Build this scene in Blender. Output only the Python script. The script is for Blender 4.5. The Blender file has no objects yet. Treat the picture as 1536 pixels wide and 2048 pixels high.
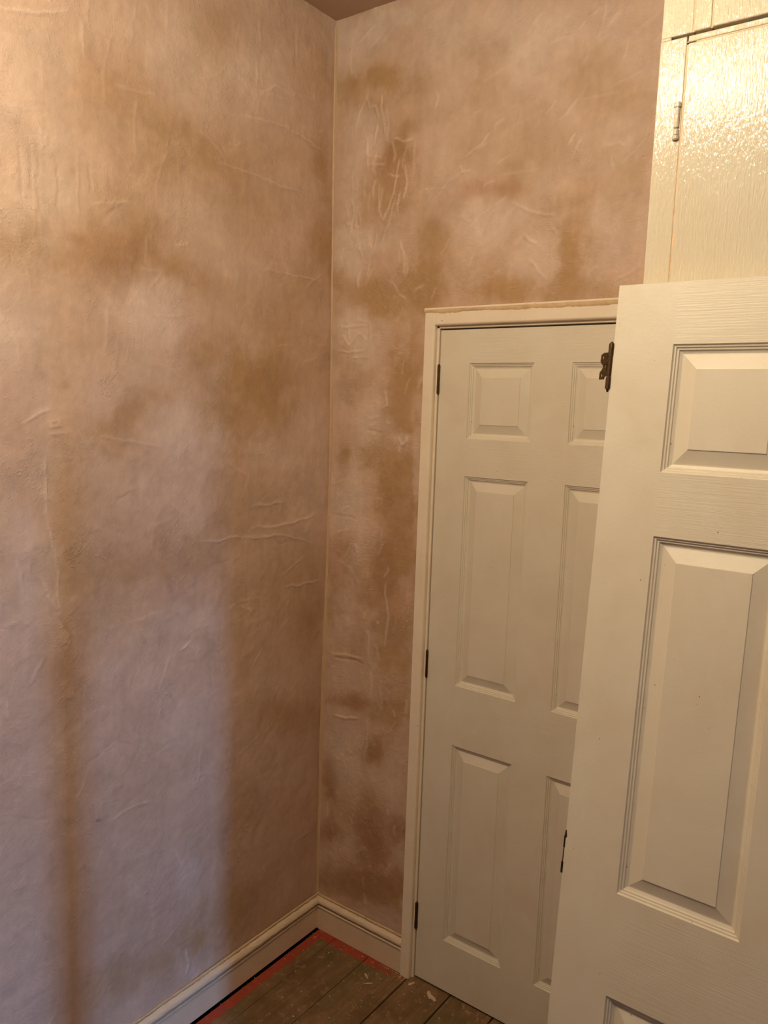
import bpy, bmesh, math, random
import numpy as np
from mathutils import Matrix, Vector

S = bpy.context.scene
COL = S.collection
random.seed(7)

# ---------------------------------------------------------------- camera
cam_d = bpy.data.cameras.new('camera')
cam_d.sensor_fit = 'VERTICAL'
cam_d.sensor_height = 36.0
cam_d.lens = 1585.05 / 2048 * 36.0
cam_d.clip_start = 0.02
cam = bpy.data.objects.new('camera', cam_d)
COL.objects.link(cam)
_r = Vector((0.80270348, 0.59547358, 0.03283821))
_u = Vector((-0.10411516, 0.08570547, 0.99086558))
_f = Vector((-0.58721986, 0.7987902, -0.13079391))
cam.matrix_world = Matrix((
    (_r.x, _u.x, -_f.x, 1.62981645),
    (_r.y, _u.y, -_f.y, -1.90877133),
    (_r.z, _u.z, -_f.z, 1.76034441),
    (0, 0, 0, 1)))
S.camera = cam

# ---------------------------------------------------------------- world, lights, exposure
w = bpy.data.worlds.new('world')
S.world = w
w.use_nodes = True
w.node_tree.nodes['Background'].inputs[0].default_value = (0.55, 0.65, 1.0, 1)
w.node_tree.nodes['Background'].inputs[1].default_value = 0.04
S.view_settings.view_transform = 'Standard'
S.view_settings.look = 'None'
S.view_settings.gamma = 1.0
S.view_settings.use_curve_mapping = False
S.view_settings.exposure = 0.0

LAMP_COL = (1.0, 0.90, 0.64)


def bulb(x, y, z, e, r=0.035):
    d = bpy.data.lights.new('ceiling_bulb', 'POINT')
    d.energy = e
    d.color = LAMP_COL
    d.shadow_soft_size = r
    o = bpy.data.objects.new('ceiling_bulb', d)
    o.location = (x, y, z)
    COL.objects.link(o)


# three bulbs of the ceiling lamp behind the camera's left shoulder
bulb(1.043, -1.58, 2.72, 17.5)
bulb(0.975, -1.62, 2.62, 17.5)
bulb(0.80, -1.58, 2.68, 18.5)


def area(name, loc, target, sx, sy, e, col):
    d = bpy.data.lights.new(name, 'AREA')
    d.shape = 'RECTANGLE'
    d.size, d.size_y = sx, sy
    d.energy = e
    d.color = col
    o = bpy.data.objects.new(name, d)
    o.location = loc
    v = Vector(target) - Vector(loc)
    o.rotation_euler = v.to_track_quat('-Z', 'Y').to_euler()
    COL.objects.link(o)


# daylight through an unseen right-hand opening, shaped so the bands fade upward
area('daylight_narrow', (5.0, -1.74, 1.75), (0.0, -1.74, 1.75), 0.085, 1.7, 104, (0.22, 0.48, 1.0))
area('daylight_broad', (3.3, -1.75, 0.9), (0.9, -1.2, 0.9), 0.6, 1.0, 2.6, (0.30, 0.50, 1.0))

# ---------------------------------------------------------------- measurements (metres)
H = 2.886          # ceiling height
XR = 2.45          # right-hand wall
YB = -5.0          # wall behind the camera
YC = -0.541        # front of the built-in cupboard
XC = 1.153         # its left side

L_DAMP_SHADE=[(-1.019,2.076,12.63,-0.38,3.34,-18.35,0.8),(-0.907,2.07,12.16,-0.27,3.61,-21.21,0.55),(-0.796,2.094,8.56,-0.13,3.14,-18.19,0.75),(-0.79,2.034,10.9,-0.16,3.29,-22.48,0.6),(-0.729,2.128,12.14,-0.13,4.03,-22.17,0.5),(-0.629,2.082,11.01,-5.98,-6.52,-30.54,0.8),(-0.527,2.06,12.64,-10.25,-9.24,-23.63,0.75),(-0.767,2.079,31.7,-3.66,8.98,-99.05,0.5),(-0.302,1.825,10.25,-4.95,-2.39,-11.31,0.9),(-0.25,1.742,11.64,-5.74,-3.92,-16.51,0.9),(-0.422,1.719,12.34,0.11,0.2,-21.2,0.8),(-0.498,1.699,58.7,0.26,0.13,-63.46,0.7),(-0.359,1.782,8.86,0.12,0.47,-14.61,0.5),(-0.726,1.728,16.97,5.24,6.94,-28.96,0.7),(-0.782,1.663,16.37,-0.23,-0.32,-24.29,0.6),(-0.668,1.76,22.47,-0.15,1.23,-45.61,0.4),(-0.914,1.786,104.47,-2.34,3.83,-91.72,0.7),(-0.036,2.225,19.73,0.7,2.63,-15.23,0.9),(-0.045,2.482,27.6,0.97,2.59,-10.1,0.8),(-0.064,2.699,28.22,0.97,3.43,-10.42,0.7),(-0.16,2.668,19.29,0.54,4.96,-15.06,0.4),(-0.049,1.928,19.64,0.66,0.85,-11.11,0.4),(0.026,1.825,20.49,0.79,0.67,-16.08,0.3),(-0.448,1.55,20.02,0.15,-0.66,-12.23,0.6),(-0.411,1.451,18.07,0.18,-1.28,-14.31,0.6),(-0.464,1.359,16.03,0.1,-1.3,-10.31,0.3),(-0.765,2.458,15.09,-6.05,0.54,-19.66,0.45),(-0.671,2.4,10.4,-7.41,-4.84,-18.31,0.5),(-0.536,2.368,9.54,-4.1,-0.15,-13.21,0.6),(-0.348,2.327,6.3,-3.57,-1.14,-11.79,0.5),(-0.473,2.682,15.3,0.1,5.33,-14.26,0.45),(-0.274,2.41,10.34,0.2,4.8,-19.07,0.3),(-0.176,0.802,7.44,0.18,-5.33,-17.58,0.55),(-0.081,1.103,14.2,0.43,-2.0,-10.28,0.6),(-0.25,1.212,7.97,0.16,-1.58,-9.41,0.35),(-0.369,1.129,8.62,0.11,-1.74,-8.49,0.3),(-0.379,0.236,8.28,0.09,-5.46,-10.27,0.8),(-0.513,0.23,18.55,11.83,2.46,-16.36,0.7),(-0.636,0.225,14.28,7.62,0.7,-21.94,0.6),(-0.207,0.144,8.95,4.96,-1.53,-16.57,0.5),(-0.383,0.604,8.46,0.09,-2.85,-7.14,0.3),(-0.794,0.276,13.0,3.9,-4.41,-16.74,0.5),(-0.895,1.517,13.39,-0.28,-1.16,-14.57,0.25),(-0.847,1.372,12.69,-0.22,-2.38,-16.77,0.45),(-0.678,1.348,6.06,1.79,1.28,-15.1,0.4),(-0.767,1.249,11.75,-0.15,-2.52,-13.3,0.4),(-0.916,1.135,19.83,-0.43,-3.53,-13.91,0.3),(-0.551,1.889,10.32,0.01,1.52,-19.92,0.35),(-0.485,1.907,14.72,0.08,2.1,-25.93,0.4),(-0.812,1.881,12.81,-0.2,1.6,-19.74,0.4),(-0.987,1.644,22.08,-0.59,-0.36,-15.48,0.3),(-0.266,1.994,8.38,0.17,1.53,-14.48,0.35),(-0.143,2.079,7.72,0.22,1.81,-13.99,0.35),(-0.255,1.481,12.16,0.24,-0.84,-11.33,0.2)]  # damp patches, one also painting the warm gap between the daylight bands
L_RED=[(-0.914,1.786,83.58,-1.87,3.2,-76.43,0.5),(-0.916,1.123,19.82,-0.43,-3.6,-13.89,0.3),(-0.678,1.322,5.49,-0.04,-1.97,-12.97,0.3),(-0.13,0.788,7.22,0.19,-5.25,-17.31,0.4),(-0.191,0.46,4.93,0.11,-2.09,-4.97,0.25),(-0.761,0.481,4.42,-0.05,-1.85,-3.6,0.2),(-0.77,2.088,9.41,-0.13,2.51,-14.96,0.5),(-0.764,2.479,11.04,-0.15,5.27,-15.8,0.3),(0.02,0.62,19.61,0.69,-0.97,-2.85,0.3)]  # one reddish patch also paints the unlit gap between the daylight bands
L_PALE=[(-0.673,1.975,9.82,-0.07,1.63,-14.12,0.9),(-0.644,2.014,13.46,-0.07,2.72,-21.03,0.4),(-0.583,1.699,10.45,-0.01,0.03,-13.12,0.8),(-0.599,1.559,8.99,-0.02,-0.7,-12.97,0.4),(-0.951,2.169,9.94,-0.25,1.98,-9.0,0.7),(-0.967,2.402,10.31,-0.28,3.1,-9.41,0.5),(-0.941,1.643,24.18,-0.58,-0.13,-5.68,0.55),(-1.002,1.896,15.28,-0.43,1.55,-16.21,0.5),(-0.627,2.547,14.75,14.89,10.18,-12.99,0.6),(-0.582,2.619,14.81,-0.02,5.41,-14.83,0.5),(-0.472,2.541,11.16,12.09,8.93,-12.08,0.5),(-0.52,2.227,10.31,-6.82,-3.25,-14.25,0.4),(-0.345,2.119,6.32,-5.34,-7.08,-20.81,0.5),(-0.214,2.372,8.23,0.2,3.46,-14.84,0.45),(-0.316,2.666,9.01,0.15,5.56,-16.0,0.4),(-0.278,2.603,10.47,0.21,4.17,-13.03,0.35),(-0.994,1.393,14.49,-0.39,-1.15,-8.15,0.5),(-0.6,1.19,10.25,-0.02,-2.47,-12.38,0.6),(-0.601,0.903,12.08,-0.02,-3.75,-11.94,0.5),(-0.55,0.433,22.63,0.02,-5.44,-11.09,0.6),(-0.549,0.158,22.26,0.02,-9.63,-16.1,0.5),(-0.081,1.468,10.81,0.33,-0.53,-7.12,0.35),(-0.153,1.655,6.53,0.17,-0.15,-11.16,0.35),(-0.379,1.916,13.59,0.17,1.52,-18.69,0.3),(-0.134,1.744,11.34,0.32,0.23,-13.44,0.3),(-0.171,0.586,7.35,0.17,-2.82,-7.51,0.25)]
B_DAMP=[(0.242,2.464,17.95,0.78,-2.48,-16.44,0.95),(0.263,2.554,26.58,1.19,-8.22,-47.02,0.7),(0.245,2.389,12.72,0.55,-1.62,-12.24,0.6),(0.179,2.69,11.29,0.46,-6.12,-29.88,0.9),(0.109,2.643,18.1,0.68,-6.92,-36.45,0.4),(0.032,2.693,26.2,0.89,-3.56,-17.96,0.5),(0.167,2.33,12.17,0.48,-1.37,-11.91,0.4),(0.1,2.889,19.55,0.74,-13.33,-53.42,0.6),(0.311,2.798,30.36,1.44,-9.4,-39.24,0.1),(0.368,2.62,5.18,0.26,-2.56,-13.01,0.25),(0.371,2.226,17.28,0.85,-1.17,-12.42,0.6),(0.361,2.105,13.25,0.64,-1.01,-16.28,0.8),(0.13,2.09,7.56,0.28,-0.95,-17.22,0.7),(0.259,2.069,9.4,0.41,-0.92,-17.76,0.6),(0.584,2.072,11.19,0.65,-1.58,-27.71,0.75),(0.782,2.151,25.26,1.71,-0.99,-11.87,0.95),(0.782,2.247,16.98,1.16,-1.34,-12.02,0.6),(0.713,2.071,12.04,0.78,-1.58,-26.84,0.6),(0.885,2.061,13.33,0.96,-1.66,-28.23,0.6),(0.914,2.323,20.86,1.56,-1.54,-11.08,0.5),(0.798,2.569,11.34,0.79,-3.04,-14.72,0.5),(0.89,2.495,13.91,1.03,-2.85,-15.01,0.4),(0.649,2.421,7.96,0.5,-2.15,-13.78,0.3),(0.568,2.334,15.1,0.88,-6.43,-49.89,0.5),(0.506,2.109,10.74,0.59,-1.67,-25.42,0.4),(0.49,2.67,13.35,0.74,-3.53,-16.28,0.25),(-0.013,2.292,62.44,1.96,-1.72,-16.99,0.4),(0.326,1.94,28.93,1.34,-0.27,-14.24,0.5),(0.279,1.812,21.53,0.95,0.1,-7.7,0.8),(0.221,1.664,17.95,0.74,0.57,-11.2,0.4),(0.299,1.551,15.88,0.7,0.91,-11.28,0.8),(0.225,1.59,10.74,0.44,1.54,-22.24,0.7),(0.288,1.4,15.63,0.68,0.88,-7.37,0.8),(0.236,1.302,8.83,0.36,1.54,-10.81,0.6),(0.28,1.154,15.32,0.65,1.3,-7.16,0.7),(0.22,1.237,13.09,0.53,1.69,-10.69,0.5),(0.069,1.618,49.86,1.7,2.15,-35.82,0.9),(0.05,1.577,35.21,1.17,1.11,-15.98,0.6),(0.078,1.343,24.62,0.84,2.65,-20.92,0.5),(0.033,1.143,26.47,0.84,2.11,-12.17,0.6),(0.163,1.197,20.33,0.77,1.74,-10.5,0.5),(0.117,0.821,10.8,0.38,10.95,-42.83,0.8),(0.111,0.977,8.15,0.29,2.64,-12.17,0.35),(0.29,0.921,17.69,0.76,2.53,-10.5,0.5),(0.247,0.814,17.21,0.7,5.47,-20.56,0.7),(0.213,0.681,28.0,1.09,5.97,-20.12,0.8),(0.042,0.535,38.49,1.21,4.58,-14.33,0.7),(0.086,0.48,16.14,-11.93,-6.14,-18.03,0.5),(0.047,0.361,20.84,0.65,9.28,-25.64,0.8),(0.203,0.409,18.98,0.72,4.26,-11.71,0.8),(0.245,0.365,16.73,0.67,7.43,-19.6,0.6),(0.31,0.456,20.81,0.89,10.9,-30.1,0.7),(0.131,0.426,9.55,0.33,3.4,-9.63,0.3),(0.179,0.227,6.45,-1.02,4.85,-18.87,0.9),(0.318,0.258,17.2,0.73,4.89,-11.81,0.8),(0.052,0.22,15.19,0.48,7.36,-18.56,0.7),(0.209,0.521,19.93,0.77,3.33,-9.88,0.3),(0.08,1.87,12.73,0.45,-0.01,-11.07,0.35),(0.015,2.022,24.91,0.8,-0.41,-11.08,0.4)]
B_RED=[(0.252,2.415,14.39,0.63,-1.71,-12.3,0.6),(0.241,2.485,19.16,0.83,-2.9,-18.54,0.4),(0.568,2.334,13.59,0.79,-5.14,-39.91,0.5),(0.287,1.415,10.95,0.48,0.85,-7.38,0.35),(0.24,1.21,10.55,0.43,1.18,-7.14,0.4),(0.213,0.681,25.2,0.98,5.12,-17.24,0.6),(0.042,0.518,28.84,0.9,3.71,-11.45,0.8),(0.047,0.361,18.34,0.58,8.17,-22.56,0.8),(0.214,0.404,12.39,0.48,3.58,-9.78,0.8),(0.179,0.227,5.73,-0.91,3.64,-14.16,0.7),(0.31,0.456,17.34,0.74,8.72,-24.08,0.7),(0.088,1.07,12.16,0.42,0.98,-5.09,0.3),(0.117,0.821,12.15,0.43,10.95,-42.83,0.4),(0.041,1.226,24.03,0.78,1.58,-10.25,0.5)]
B_PALE=[(0.046,2.828,11.83,0.41,-3.77,-16.27,0.9),(0.129,2.829,16.27,11.23,4.15,-21.25,0.8),(0.208,2.847,11.59,0.5,-11.77,-47.92,0.7),(0.03,2.756,21.02,0.72,-3.86,-18.08,0.7),(0.094,2.535,17.84,0.66,-2.34,-14.35,0.6),(0.061,2.413,20.88,0.73,-1.55,-11.69,0.5),(0.068,2.226,12.94,0.45,-1.2,-13.77,0.9),(0.105,2.251,10.56,0.39,-2.18,-23.23,0.5),(0.215,2.269,11.18,0.47,-1.81,-17.96,0.4),(0.363,2.4,12.19,0.6,-1.76,-12.65,0.4),(0.572,2.27,7.58,1.96,0.76,-19.35,0.75),(0.514,2.238,10.9,0.61,-1.57,-15.53,0.6),(0.693,2.159,14.39,0.92,-1.5,-18.0,0.7),(0.473,2.138,15.86,0.85,-1.84,-25.27,0.4),(0.617,2.713,6.0,0.37,-3.35,-14.18,0.55),(0.636,2.626,9.04,0.57,-3.61,-16.92,0.5),(0.395,2.716,12.7,0.65,-1.97,-8.84,0.4),(0.389,2.526,10.4,0.53,-2.24,-12.94,0.3),(0.561,2.459,11.39,0.67,-2.64,-16.19,0.3),(0.884,2.407,20.62,1.51,-3.62,-22.2,0.5),(0.884,2.247,20.32,1.48,-1.43,-12.41,0.4),(0.816,2.666,13.5,0.96,-4.26,-18.01,0.3),(0.696,2.329,14.62,0.94,-2.74,-20.72,0.4),(0.116,1.959,10.42,0.38,-0.28,-12.3,0.8),(0.075,2.005,10.24,0.36,-0.91,-26.93,0.5),(0.022,1.809,30.83,1.0,0.15,-10.85,0.4),(0.163,1.721,15.0,0.58,0.6,-16.67,0.8),(0.285,1.667,30.9,1.36,2.47,-48.8,0.8),(0.093,1.503,14.31,0.5,0.94,-10.68,0.8),(0.117,1.395,11.18,0.4,1.83,-15.92,0.6),(0.14,1.288,20.22,0.74,1.5,-10.55,0.4),(0.333,1.553,94.25,4.33,0.55,-6.83,0.7),(0.086,1.119,16.25,0.55,1.86,-10.24,0.55),(0.113,0.928,10.85,0.38,4.63,-20.19,0.6),(0.121,0.696,9.66,0.34,4.24,-14.81,0.5),(0.105,0.572,19.05,0.65,3.07,-9.72,0.4),(0.19,1.01,50.88,1.96,2.21,-10.36,0.4),(0.265,0.606,17.14,0.7,3.87,-12.11,0.5),(0.134,0.34,23.8,0.83,7.16,-19.1,0.4),(0.287,0.531,17.24,0.72,10.29,-30.2,0.4),(0.352,0.356,65.94,2.93,5.89,-15.03,0.3)]
L_STROKES=[([(-0.462,2.369),(-0.348,2.372),(-0.234,2.367),(-0.108,2.368)],0.004,0.0012),([(-0.315,2.594),(-0.287,2.6),(-0.259,2.62),(-0.219,2.622),(-0.175,2.625)],0.004,0.0016),([(-0.315,2.579),(-0.258,2.599),(-0.209,2.604)],0.004,0.0012),([(-0.404,2.502),(-0.295,2.521),(-0.207,2.527),(-0.145,2.522),(-0.069,2.509)],0.005,0.0016),([(-0.187,2.523),(-0.124,2.51),(-0.057,2.5)],0.004,-0.0012),([(-0.307,2.128),(-0.228,2.132),(-0.145,2.132),(-0.056,2.131)],0.004,0.0012),([(-0.542,1.392),(-0.447,1.385),(-0.41,1.389),(-0.334,1.379),(-0.211,1.373),(-0.123,1.351),(-0.064,1.322)],0.004,0.0013),([(-0.334,1.407),(-0.212,1.4),(-0.136,1.411),(-0.068,1.424)],0.005,0.0013),([(-0.335,1.47),(-0.255,1.47),(-0.213,1.469)],0.006,0.0012),([(-0.243,1.371),(-0.215,1.343),(-0.178,1.351)],0.004,-0.0013),([(-0.195,1.215),(-0.119,1.209),(-0.025,1.213)],0.005,0.0013),([(-0.427,1.184),(-0.37,1.203),(-0.291,1.195)],0.004,0.0006),([(-0.95,1.638),(-0.951,1.577),(-0.954,1.489)],0.004,0.0018),([(-0.954,1.489),(-0.936,1.419),(-0.933,1.361),(-0.932,1.315),(-0.925,1.267)],0.004,0.0018),([(-0.928,1.267),(-0.907,1.226),(-0.896,1.178)],0.003,-0.0015),([(-0.971,1.367),(-0.955,1.319),(-0.937,1.281)],0.004,0.0012),([(-1.027,1.408),(-1.017,1.374),(-1.013,1.329)],0.004,0.0013),([(-0.999,1.394),(-0.995,1.359)],0.004,0.001),([(-1.026,2.517),(-0.984,2.529),(-0.952,2.537),(-0.873,2.572)],0.005,0.0018),([(-0.844,2.564),(-0.842,2.494)],0.003,0.001),([(-0.97,2.284),(-0.97,2.185)],0.003,-0.001),([(-0.953,2.289),(-0.956,2.138)],0.003,-0.0009),([(-0.909,2.26),(-0.91,2.137)],0.003,-0.001),([(-0.992,2.268),(-0.993,2.16)],0.003,-0.001),([(-0.831,2.28),(-0.83,2.207)],0.003,-0.0012),([(-0.861,2.293),(-0.86,2.147)],0.003,0.0008),([(-0.832,2.185),(-0.768,2.204),(-0.728,2.213)],0.003,0.001),([(-0.788,2.172),(-0.766,2.197)],0.003,-0.0012),([(-1.021,2.332),(-0.924,2.361)],0.003,0.0006),([(-0.184,2.79),(-0.177,2.701)],0.003,-0.0008),([(-0.318,2.765),(-0.313,2.705)],0.003,0.0008),([(-0.168,2.822),(-0.168,2.731)],0.003,0.0008),([(-0.325,2.663),(-0.321,2.602)],0.003,0.001),([(-0.844,0.736),(-0.83,0.723)],0.004,-0.002),([(-1.008,1.703),(-0.962,1.725),(-0.939,1.733)],0.004,0.0012),([(-0.815,1.673),(-0.762,1.663),(-0.646,1.645)],0.005,0.0008),([(-0.617,1.099),(-0.633,1.056),(-0.652,1.014)],0.005,0.001),([(-0.55,1.125),(-0.584,1.105)],0.006,0.0016),([(-0.328,0.985),(-0.304,1.022),(-0.288,1.037)],0.005,0.001),([(-0.649,0.986),(-0.649,0.931)],0.005,0.0012),([(-0.778,0.919),(-0.742,0.897)],0.004,-0.001),([(-0.598,2.14),(-0.567,2.148),(-0.555,2.155)],0.004,0.0012),([(-0.942,1.703),(-0.921,1.709),(-0.916,1.698),(-0.94,1.693),(-0.942,1.703)],0.004,0.0012),([(-0.946,1.676),(-0.892,1.678)],0.003,0.001),([(-0.976,1.173),(-1.001,1.122)],0.006,0.0012),([(-1.056,1.103),(-1.051,1.056)],0.005,0.001),([(-0.733,1.075),(-0.737,1.024)],0.003,-0.001),([(-0.878,1.101),(-0.876,0.989)],0.003,-0.001),([(-0.567,0.23),(-0.553,0.183),(-0.564,0.151)],0.006,0.002),([(-0.601,0.546),(-0.576,0.476)],0.006,0.0012),([(-0.515,0.803),(-0.524,0.719)],0.006,0.001),([(-0.777,1.52),(-0.735,1.535)],0.006,-0.001)]
B_STROKES=[([(0.114,2.656),(0.128,2.619),(0.15,2.622),(0.157,2.587),(0.147,2.499)],0.004,0.0025),([(0.151,2.601),(0.163,2.565),(0.151,2.512),(0.142,2.5)],0.003,-0.0018),([(0.172,2.645),(0.169,2.605)],0.004,0.002),([(0.115,2.49),(0.17,2.479)],0.003,0.0015),([(0.123,2.517),(0.127,2.447)],0.003,0.0016),([(0.125,2.461),(0.189,2.449)],0.003,0.0015),([(0.143,2.475),(0.144,2.437)],0.003,0.0015),([(0.213,2.519),(0.248,2.508),(0.288,2.51)],0.004,0.0018),([(0.288,2.504),(0.293,2.396)],0.003,0.001),([(0.263,2.441),(0.269,2.393),(0.257,2.347)],0.004,0.0025),([(0.173,2.398),(0.171,2.329),(0.192,2.299),(0.228,2.371)],0.004,0.0018),([(0.229,2.35),(0.213,2.297),(0.177,2.216)],0.004,0.0014),([(0.246,2.368),(0.24,2.308)],0.004,0.002),([(0.089,2.438),(0.085,2.368)],0.003,0.001),([(0.043,2.373),(0.064,2.313),(0.076,2.268)],0.003,0.0012),([(0.069,2.469),(0.077,2.34)],0.003,0.0008),([(0.102,2.337),(0.108,2.265)],0.003,0.001),([(0.117,2.434),(0.116,2.364)],0.003,0.0012),([(0.049,2.3),(0.104,2.287)],0.004,0.0015),([(0.251,2.237),(0.271,2.18),(0.265,2.139)],0.004,0.0015),([(0.221,2.128),(0.258,2.083),(0.28,2.068)],0.005,0.0012),([(0.352,2.623),(0.363,2.595),(0.354,2.577)],0.004,0.0015),([(0.457,2.432),(0.502,2.456),(0.537,2.485)],0.005,0.002),([(0.495,2.445),(0.524,2.459)],0.004,0.0015),([(0.467,2.531),(0.504,2.55)],0.004,0.001),([(0.537,2.494),(0.572,2.513)],0.005,0.0012),([(0.739,2.489),(0.764,2.513)],0.004,0.001),([(0.755,2.416),(0.772,2.437)],0.004,0.0022),([(0.766,2.388),(0.789,2.428)],0.004,0.0016),([(0.688,2.668),(0.74,2.673)],0.005,0.0012),([(0.765,2.678),(0.777,2.698)],0.004,0.0012),([(0.482,2.248),(0.519,2.276),(0.556,2.298),(0.592,2.312)],0.005,0.0016),([(0.607,2.298),(0.658,2.273),(0.729,2.251)],0.006,0.002),([(0.449,2.284),(0.474,2.262),(0.489,2.267)],0.004,0.0014),([(0.648,2.212),(0.685,2.184)],0.005,0.002),([(0.666,2.149),(0.711,2.096)],0.005,0.0014),([(0.716,2.236),(0.738,2.204)],0.004,0.001),([(0.501,2.188),(0.481,2.137)],0.005,0.0012),([(0.442,2.415),(0.451,2.394)],0.005,0.002),([(0.331,2.364),(0.361,2.363)],0.004,0.001),([(0.208,2.421),(0.244,2.414)],0.003,0.0014),([(0.451,2.394),(0.482,2.393)],0.003,0.0012),([(0.848,2.401),(0.885,2.401),(0.897,2.391)],0.006,0.0014),([(0.87,2.346),(0.864,2.376)],0.005,0.001),([(0.829,2.663),(0.863,2.699)],0.005,0.001),([(0.863,2.534),(0.932,2.552)],0.006,0.001),([(0.764,2.519),(0.888,2.518)],0.005,0.0006),([(0.366,2.333),(0.412,2.38),(0.459,2.399)],0.006,0.001),([(0.566,2.372),(0.68,2.368)],0.006,0.0006),([(0.048,2.793),(0.054,2.723)],0.004,0.001),([(0.075,2.807),(0.111,2.826),(0.147,2.838)],0.005,0.0015),([(0.104,2.767),(0.157,2.795),(0.183,2.816)],0.006,-0.0008),([(0.026,1.999),(0.143,2.002)],0.004,0.0015),([(0.047,1.976),(0.077,1.945),(0.115,1.981),(0.144,1.958)],0.004,0.0018),([(0.028,1.931),(0.078,1.923),(0.136,1.929)],0.004,0.0018),([(0.075,2.005),(0.068,1.945)],0.004,0.0015),([(0.104,2.019),(0.152,2.009),(0.154,1.944)],0.004,0.0015),([(0.088,1.908),(0.146,1.903)],0.004,0.0018),([(0.097,1.945),(0.102,1.907)],0.003,0.0015),([(0.215,1.811),(0.226,1.768),(0.208,1.76)],0.004,0.0022),([(0.154,1.691),(0.183,1.688),(0.211,1.684)],0.004,-0.002),([(0.153,1.728),(0.191,1.73)],0.005,0.0016),([(0.163,1.703),(0.186,1.71)],0.004,0.0016),([(0.267,1.669),(0.286,1.648),(0.303,1.661),(0.298,1.674)],0.004,0.0022),([(0.238,1.709),(0.223,1.716)],0.004,0.0015),([(0.031,1.422),(0.096,1.421),(0.126,1.412)],0.004,-0.0014),([(0.041,1.363),(0.097,1.377)],0.004,0.001),([(0.13,1.56),(0.136,1.499)],0.004,0.001),([(0.021,1.515),(0.072,1.529)],0.004,0.001),([(0.119,1.333),(0.13,1.303)],0.004,0.0015),([(0.239,1.233),(0.245,1.179),(0.259,1.127),(0.243,1.037)],0.004,0.0018),([(0.172,1.127),(0.163,1.101)],0.005,0.0015),([(0.22,1.104),(0.216,1.095)],0.005,0.002),([(0.178,1.072),(0.186,0.977)],0.003,0.0014),([(0.039,0.955),(0.112,0.964),(0.168,0.963)],0.004,-0.0022),([(0.039,0.965),(0.111,0.975),(0.162,0.973)],0.004,0.0018),([(0.199,0.948),(0.198,0.85)],0.003,0.0012),([(0.045,0.76),(0.098,0.768),(0.149,0.781)],0.005,0.0022),([(0.189,0.782),(0.191,0.733),(0.181,0.63)],0.003,0.0012),([(0.033,0.462),(0.035,0.392)],0.004,0.0016),([(0.127,0.537),(0.136,0.497)],0.004,-0.001),([(0.044,1.275),(0.101,1.259),(0.143,1.209)],0.004,0.0008),([(0.189,0.257),(0.193,0.206)],0.004,0.001),([(0.233,0.907),(0.246,0.83)],0.003,0.001),([(0.284,0.84),(0.294,0.818)],0.004,0.0014),([(-0.014,2.862),(-0.012,2.751)],0.003,0.0006)]



# ---------------------------------------------------------------- helpers
def srgb(r, g, b):
    def f(c):
        c /= 255.0
        return c / 12.92 if c <= 0.04045 else ((c + 0.055) / 1.055) ** 2.4
    return (f(r), f(g), f(b))


def link(o, parent=None):
    COL.objects.link(o)
    if parent is not None:
        o.parent = parent
    return o


def mesh_obj(name, verts, faces, mats, parent=None, smooth=False, midx=None):
    me = bpy.data.meshes.new(name)
    me.from_pydata([tuple(v) for v in verts], [], faces)
    for m in (mats if isinstance(mats, (list, tuple)) else [mats]):
        me.materials.append(m)
    if midx is not None:
        me.polygons.foreach_set('material_index', midx)
    if smooth:
        me.polygons.foreach_set('use_smooth', [True] * len(me.polygons))
    me.update()
    return link(bpy.data.objects.new(name, me), parent)


def bm_obj(name, bm, mats, parent=None, smooth=False):
    bmesh.ops.recalc_face_normals(bm, faces=bm.faces[:])
    me = bpy.data.meshes.new(name)
    bm.to_mesh(me)
    bm.free()
    for m in (mats if isinstance(mats, (list, tuple)) else [mats]):
        me.materials.append(m)
    if smooth:
        me.polygons.foreach_set('use_smooth', [True] * len(me.polygons))
    return link(bpy.data.objects.new(name, me), parent)


def add_box(bm, x0, x1, y0, y1, z0, z1, bevel=0.0, seg=1):
    r = bmesh.ops.create_cube(bm, size=1.0)
    vs = r['verts']
    for v in vs:
        v.co = Vector(((x0 + x1) / 2 + v.co.x * (x1 - x0),
                       (y0 + y1) / 2 + v.co.y * (y1 - y0),
                       (z0 + z1) / 2 + v.co.z * (z1 - z0)))
    if bevel > 0:
        es = list({e for v in vs for e in v.link_edges})
        bmesh.ops.bevel(bm, geom=es, offset=bevel, segments=seg, affect='EDGES', profile=0.5)


def box(name, x0, x1, y0, y1, z0, z1, mat, parent=None, bevel=0.0, seg=1):
    bm = bmesh.new()
    add_box(bm, x0, x1, y0, y1, z0, z1, bevel, seg)
    return bm_obj(name, bm, mat, parent)


def tag(o, label=None, cat=None, group=None, kind=None):
    if label:
        o['label'] = label
    if cat:
        o['category'] = cat
    if group:
        o['group'] = group
    if kind:
        o['kind'] = kind
    return o


def empty(name, loc, rot=(0, 0, 0)):
    o = bpy.data.objects.new(name, None)
    o.location = loc
    o.rotation_euler = rot
    o.empty_display_size = 0.1
    return link(o)


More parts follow.
